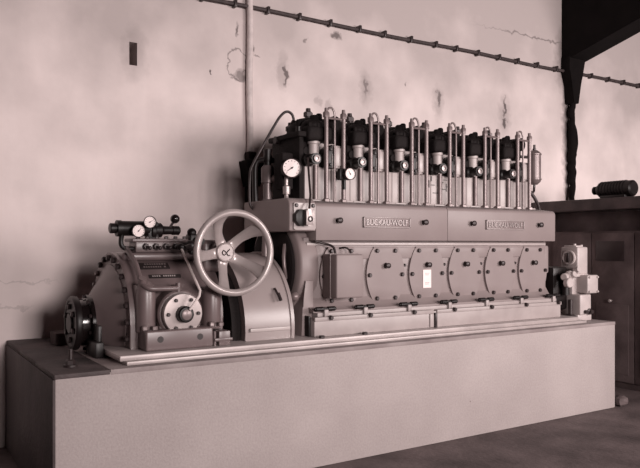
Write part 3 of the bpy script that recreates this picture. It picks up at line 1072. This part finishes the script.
G(b, 'lever_pivot', M['black'])
b = MB()
b.box(1.82, 1.90, 4.52, 4.62, 0.64, 0.78, 0.012)
b.cyl((1.86, 4.50, 0.73), (1.86, 4.44, 0.73), 0.03, n=16)
b.sphere((1.84, 4.55, 0.79), 0.032)
G(b, 'pivot_bracket', M['black'])

# handwheel
W = Vector((1.975, 4.15, 0.655))
hw = MB().torus(W, (0, 1, 0), 0.262, 0.0235, 72, 14).build('handwheel', M['wheel'], gb, RO)
tag(hw, 'large five spoked handwheel')
HY = 4.285
b = MB()
b.lathe((W.x, HY + 0.06, W.z), (0, -1, 0), [(0.045, -0.03), (0.058, 0.0), (0.066, 0.02), (0.068, 0.05), (0.062, 0.062), (0.056, 0.064), (0.054, 0.060), (0, 0.060)], 36)
hub = G(b, 'wheel_hub', M['wheel'], hw)
for i in range(5):
    a = math.radians(182 + 72 * i)
    ca, sa = math.cos(a), math.sin(a)
    pts, rad = [], []
    for r, y, k in ((0.045, HY + 0.02, 0.042), (0.085, HY + 0.018, 0.034), (0.14, HY - 0.01, 0.032), (0.20, HY - 0.06, 0.038), (0.24, HY - 0.105, 0.048), (0.262, W.y, 0.058)):
        sweep = 0.10 * math.sin(PI * min(1, r / 0.262))
        pts.append((W.x + r * math.cos(a + sweep), y, W.z + r * math.sin(a + sweep)))
        rad.append(k)
    s = MB().tube(pts, rad, 12, True, flat=((0, 1, 0), 0.32))
    G(s, 'wheel_spoke', M['wheel'], hw)
em = MB()
cy = HY - 0.003
em.tube([(W.x + 0.028, cy, W.z + 0.022), (W.x + 0.010, cy, W.z + 0.004), (W.x - 0.012, cy, W.z - 0.018), (W.x - 0.026, cy, W.z - 0.004), (W.x - 0.016, cy, W.z + 0.014), (W.x + 0.004, cy, W.z - 0.004), (W.x + 0.016, cy, W.z - 0.022), (W.x + 0.028, cy, W.z - 0.018)], 0.0032, 8)
G(em, 'hub_emblem', M['bolt'], hw)
G(MB().cyl((W.x, HY + 0.05, W.z), (W.x, 4.58, W.z), 0.026, n=18), 'wheel_shaft', M['dull'], hw)
b = MB()
b.box(W.x - 0.10, W.x + 0.045, 4.44, 4.62, 0.52, 0.74, 0.03, 3)
b.cyl((W.x, 4.36, W.z), (W.x, 4.46, W.z), 0.062, n=24, bev=0.008)
G(b, 'wheel_bearing', M['gear'])

# ------------------------------------------------------------------ auxiliary pump set at the far end
AO = (5.52, 4.3, 0)
ax = thing('pump_unit', AO, 'pale cast pump unit of stacked blocks at the far end of the plinth', 'pump')


def A(b, name, m, parent=None):
    return b.build(name, m, parent or ax, AO)


b = MB()
b.box(5.495, 5.645, 4.20, 4.39, 0.430, 0.685, 0.014, 3)
b.box(5.50, 5.60, 4.22, 4.36, 0.68, 0.700, 0.008)
b.cyl((5.53, 4.26, 0.695), (5.53, 4.26, 0.715), 0.014, n=10)
b.cyl((5.60, 4.24, 0.68), (5.60, 4.24, 0.705), 0.014, n=10)
ug = A(b, 'governor_block', M['aux'])
A(MB().lathe((5.497, 4.285, 0.585), (-1, 0, 0), [(0.062, 0), (0.070, 0.01), (0.070, 0.025), (0.060, 0.03), (0.052, 0.024)], 28), 'side_knob', M['aux'], ug)
A(MB().box(5.455, 5.475, 4.272, 4.298, 0.54, 0.63, 0.006), 'knob_grip', M['bolt'], ug)
b = MB()
b.box(5.47, 5.60, 4.24, 4.42, 0.24, 0.44, 0.015)
b.box(5.46, 5.66, 4.205, 4.40, 0.405, 0.435, 0.008)
md = A(b, 'pump_body', M['aux'])
b = MB()
b.cyl((5.48, 4.25, 0.425), (5.30, 4.20, 0.41), 0.034, n=18, bev=0.006)
b.sphere((5.38, 4.20, 0.425), 0.044)
b.cyl((5.38, 4.2, 0.42), (5.38, 4.14, 0.44), 0.028, n=14, bev=0.004)
b.cyl((5.33, 4.20, 0.36), (5.33, 4.15, 0.36), 0.045, n=18, bev=0.006)
b.cyl((5.45, 4.20, 0.47), (5.45, 4.15, 0.48), 0.026, n=14)
A(b, 'valve_cluster', M['aux'], md)
b = MB()
b.box(5.535, 5.690, 4.12, 4.28, 0.255, 0.425, 0.012, 3)
sb_ = A(b, 'side_block', M['aux'])
for x, z in ((5.555, 0.405), (5.672, 0.405), (5.555, 0.272), (5.672, 0.272)):
    A(MB().nut((x, 4.121, z), (0, -1, 0), 0.011, 0.014), 'bolt', M['aux'], sb_)
b = MB()
b.box(5.475, 5.635, 4.155, 4.38, 0.055, 0.245, 0.014, 3)
b.box(5.46, 5.66, 4.17, 4.40, 0.0, 0.06, 0.01)
lbx = A(b, 'sump_block', M['aux'])
A(MB().lathe((5.60, 4.156, 0.085), (0, -1, 0), [(0.03, 0), (0.03, 0.012), (0.018, 0.016), (0.018, 0.04)], 16).lathe((5.54, 4.156, 0.085), (0, -1, 0), [(0.018, 0), (0.018, 0.03)], 12), 'drain_plug', M['bolt'], lbx)
b = MB()
b.box(5.28, 5.48, 4.30, 4.46, 0.10, 0.50, 0.02)
b.cyl((5.40, 4.26, 0.24), (5.40, 4.26, 0.38), 0.035, n=14)
A(b, 'drive_casing', M['black'])
A(MB().cyl((5.42, 4.22, 0.055), (5.42, 4.22, 0.20), 0.022, n=12).lathe((5.42, 4.22, 0.024), (0, 0, 1), [(0.045, 0), (0.045, 0.03), (0.025, 0.04)], 16), 'foot_screw', M['bolt'])

# ------------------------------------------------------------------ things along the wall
# conduit with clips
cy_, ch = 5.585, 2.815
cd = thing('wall_conduit', (3.0, 5.62, ch), 'thin dark conduit clipped along the upper wall', 'conduit')
org = (3.0, 5.62, ch)
MB().tube([(x * 0.5, cy_ + 0.004 * math.sin(x * 2.1), ch + 0.006 * math.sin(x * 1.3)) for x in range(-2, 21)], 0.018, 8).build('pipe', M['cable'], cd, org)
x = -0.9
while x < 9.9:
    MB().box(x - 0.013, x + 0.013, 5.553, 5.62, ch - 0.028, ch + 0.034, 0.004).build('clip', M['bolt'], cd, org)
    x += 0.285 + 0.06 * random.random()

# downpipe and hopper
DO = (2.805, 5.58, 0)
dp = thing('rain_downpipe', DO, 'narrow whitewashed downpipe on the wall ending in a dark hopper behind the engine', 'pipe')
MB().tube([(2.805 + 0.004 * math.sin(i * 1.7), 5.586, 1.45 + 0.25 * i) for i in range(13)], 0.030, 12).build('upper_pipe', M['pipe_white'], dp, DO)
hb = MB()
hb.prism([(2.710, 1.44), (2.735, 1.30), (2.75, 1.22), (2.86, 1.22), (2.875, 1.30), (2.90, 1.43), (2.86, 1.455), (2.75, 1.455)], 5.47, 5.615, 'xz', 0.012)
hb.tube([(2.805, 5.56, 1.25), (2.805, 5.56, 0.6), (2.805, 5.56, 0.0)], 0.055, 16)
MB().box(2.765, 2.85, 5.53, 5.615, 1.45, 1.53, 0.015).build('collar', M['rust'], dp, DO)
hb.build('hopper', M['soot'], dp, DO)

# sooty pipe run below the beam
SO = (7.17, 5.58, 0.2)
st = thing('soot_stained_pipe', SO, 'ragged black soot-caked pipe running down the wall from the roof beam', 'pipe')
random.seed(11)
pts, rd = [], []
for i in range(30):
    h = 2.56 - (2.56 - 1.0) * i / 29
    pts.append((7.165 + 0.012 * random.uniform(-1, 1), 5.555 + 0.006 * random.uniform(-1, 1), h))
    rd.append(0.030 + 0.016 * random.random() + (0.012 if 6 < i < 20 else 0) - (0.006 if i > 24 else 0))
pts.append((7.165, 5.555, -PT))
rd.append(0.03)
MB().tube(pts, rd, 12).build('caked_pipe', M['soot'], st, SO)
pts = [(7.18, 5.585, 2.50), (7.19, 5.59, 2.35), (7.235, 5.595, 2.22), (7.285, 5.595, 2.12), (7.31, 5.595, 2.0), (7.31, 5.595, 1.92), (7.275, 5.595, 1.80), (7.265, 5.595, 1.65), (7.225, 5.595, 1.53), (7.20, 5.595, 1.45)]
MB().tube(pts, [0.016, 0.014, 0.013, 0.014, 0.012, 0.010, 0.011, 0.009, 0.009, 0.008], 8).build('loose_cable', M['soot'], st, SO)

# cupboard at the far end
KO = (6.55, 5.6, -PT)
cb = thing('wooden_cupboard', KO, 'dark wooden cupboard with a thick top ledge beyond the pump unit', 'cupboard')
MB().box(6.58, 6.90, 2.4, 5.60, -PT, 0.85, 0.004).build('carcass', M['wood'], cb, KO)
MB().box(6.84, 6.90, 2.4, 5.60, 0.85, 1.072, 0.004).build('shelf_back', M['wood'], cb, KO)
for y in (2.42, 3.94, 5.56):
    MB().box(6.56, 6.85, y - 0.02, y + 0.02, 0.845, 1.078, 0.003).build('shelf_end', M['wood'], cb, KO)
MB().box(6.50, 6.92, 2.35, 5.61, 1.075, 1.20, 0.012).build('top_ledge', M['ledge'], cb, KO)
for i in range(6):
    y1 = 5.34 - 0.51 * i
    d = MB().box(6.545, 6.585, y1 - 0.506, y1 - 0.004, -0.72, 0.83, 0.006).build('cupboard_door', M['wood'], cb, KO)
    MB().box(6.538, 6.55, y1 - 0.45, y1 - 0.06, -0.64, 0.08, 0.004).build('door_panel', M['wood'], d, KO)
    if i == 1:
        MB().box(6.537, 6.55, y1 - 0.40, y1 - 0.06, 0.535, 0.745, 0.003).build('vent_panel', M['bolt'], d, KO)
    MB().lathe((6.546, y1 - 0.245, 0.116), (-1, 0, 0), [(0.012, 0), (0.010, 0.015), (0.018, 0.03), (0.012, 0.04)], 12).build('door_knob', M['rail'], d, KO)

MO = (6.70, 4.6, 1.20)
mo = thing('electric_motor', MO, 'small dark round-bodied motor lying on the cupboard ledge', 'motor')
b = MB()
b.cyl((6.70, 4.83, 1.300), (6.70, 4.42, 1.300), 0.085, n=28, bev=0.015)
for i in range(9):
    b.cyl((6.70, 4.80 - 0.035 * i, 1.300), (6.70, 4.79 - 0.035 * i, 1.300), 0.092, n=28)
b.build('body', M['black'], mo, MO)
MB().lathe((6.70, 4.825, 1.300), (0, 1, 0), [(0.06, 0), (0.055, 0.03), (0.03, 0.035), (0.03, 0.055), (0.045, 0.06), (0.045, 0.08), (0.03, 0.085)], 20).build('shaft_end', M['black'], mo, MO)
MB().box(6.62, 6.78, 4.48, 4.78, 1.2005, 1.235, 0.006).build('foot', M['black'], mo, MO)

# small things on and beside the plinth
BO = (1.13, 5.22, 0)
b = MB().box(1.06, 1.22, 5.12, 5.30, 0.0, 0.085, 0.008)
o = b.build('wooden_block', M['wood'], None, BO)
tag(o, 'small dark block on the plinth behind the coupling disc', 'block')
BO = (1.0, 4.32, 0)
bt = thing('anchor_bolt', BO, 'single upright anchor bolt on the bare end of the plinth', 'bolt')
MB().cyl((0.955, 4.21, -0.002), (0.955, 4.21, 0.10), 0.013, n=12).build('shank', M['bolt'], bt, BO)
MB().nut((0.955, 4.21, 0.012), (0, 0, 1), 0.028, 0.03).build('nut', M['bolt'], bt, BO)
MB().lathe((0.955, 4.21, -0.001), (0, 0, 1), [(0.04, 0), (0.04, 0.012), (0.03, 0.013)], 18).build('washer', M['bolt'], bt, BO)
SO2 = (5.80, 4.0, -PT)
b = MB()
b.sphere((5.84, 3.99, -PT + 0.05), 0.07, (1.1, 0.9, 0.75), 12)
for v in b.bm.verts:
    v.co += Vector((random.uniform(-1, 1), random.uniform(-1, 1), random.uniform(-1, 1))) * 0.008
    v.co.z = max(v.co.z, -PT)
o = b.build('concrete_lump', M['floor'], None, SO2, 20)
tag(o, 'dark lump of rubble on the floor at the plinth corner', 'rubble')

# ------------------------------------------------------------------ light
w = bpy.data.worlds.new('room')
bpy.context.scene.world = w
w.use_nodes = True
bg = w.node_tree.nodes['Background']
bg.inputs['Color'].default_value = (1.0, 0.72, 0.72, 1)
bg.inputs['Strength'].default_value = 0.01


def area(name, loc, target, sx, sy, power):
    l = bpy.data.lights.new(name, 'AREA')
    l.shape = 'RECTANGLE'
    l.size, l.size_y, l.energy = sx, sy, power
    l.color = (1.0, 0.90, 0.88)
    o = bpy.data.objects.new(name, l)
    C.objects.link(o)
    o.location = loc
    d = Vector(target) - Vector(loc)
    o.rotation_euler = d.to_track_quat('-Z', 'Y').to_euler()
    return o


area('window_daylight', (7.4, -2.4, 2.5), (6.0, 4.8, 0.6), 3.6, 2.2, 560)
area('front_window_daylight', (2.0, -5.2, 2.5), (2.0, 5.4, 0.8), 2.4, 1.8, 640)

# ------------------------------------------------------------------ camera
cam = bpy.data.cameras.new('camera')
co = bpy.data.objects.new('camera', cam)
C.objects.link(co)
co.location = (0, 0, PT + 0.708)
co.rotation_euler = (PI / 2, 0, -math.radians(90 - 57.6))
cam.sensor_width = 36
cam.lens = 700 / 640 * 36
cam.shift_y = 10.5 / 640
bpy.context.scene.camera = co

vs = bpy.context.scene.view_settings
vs.view_transform = 'Standard'
vs.look = 'None'
vs.gamma = 1
vs.use_curve_mapping = False
vs.exposure = 0
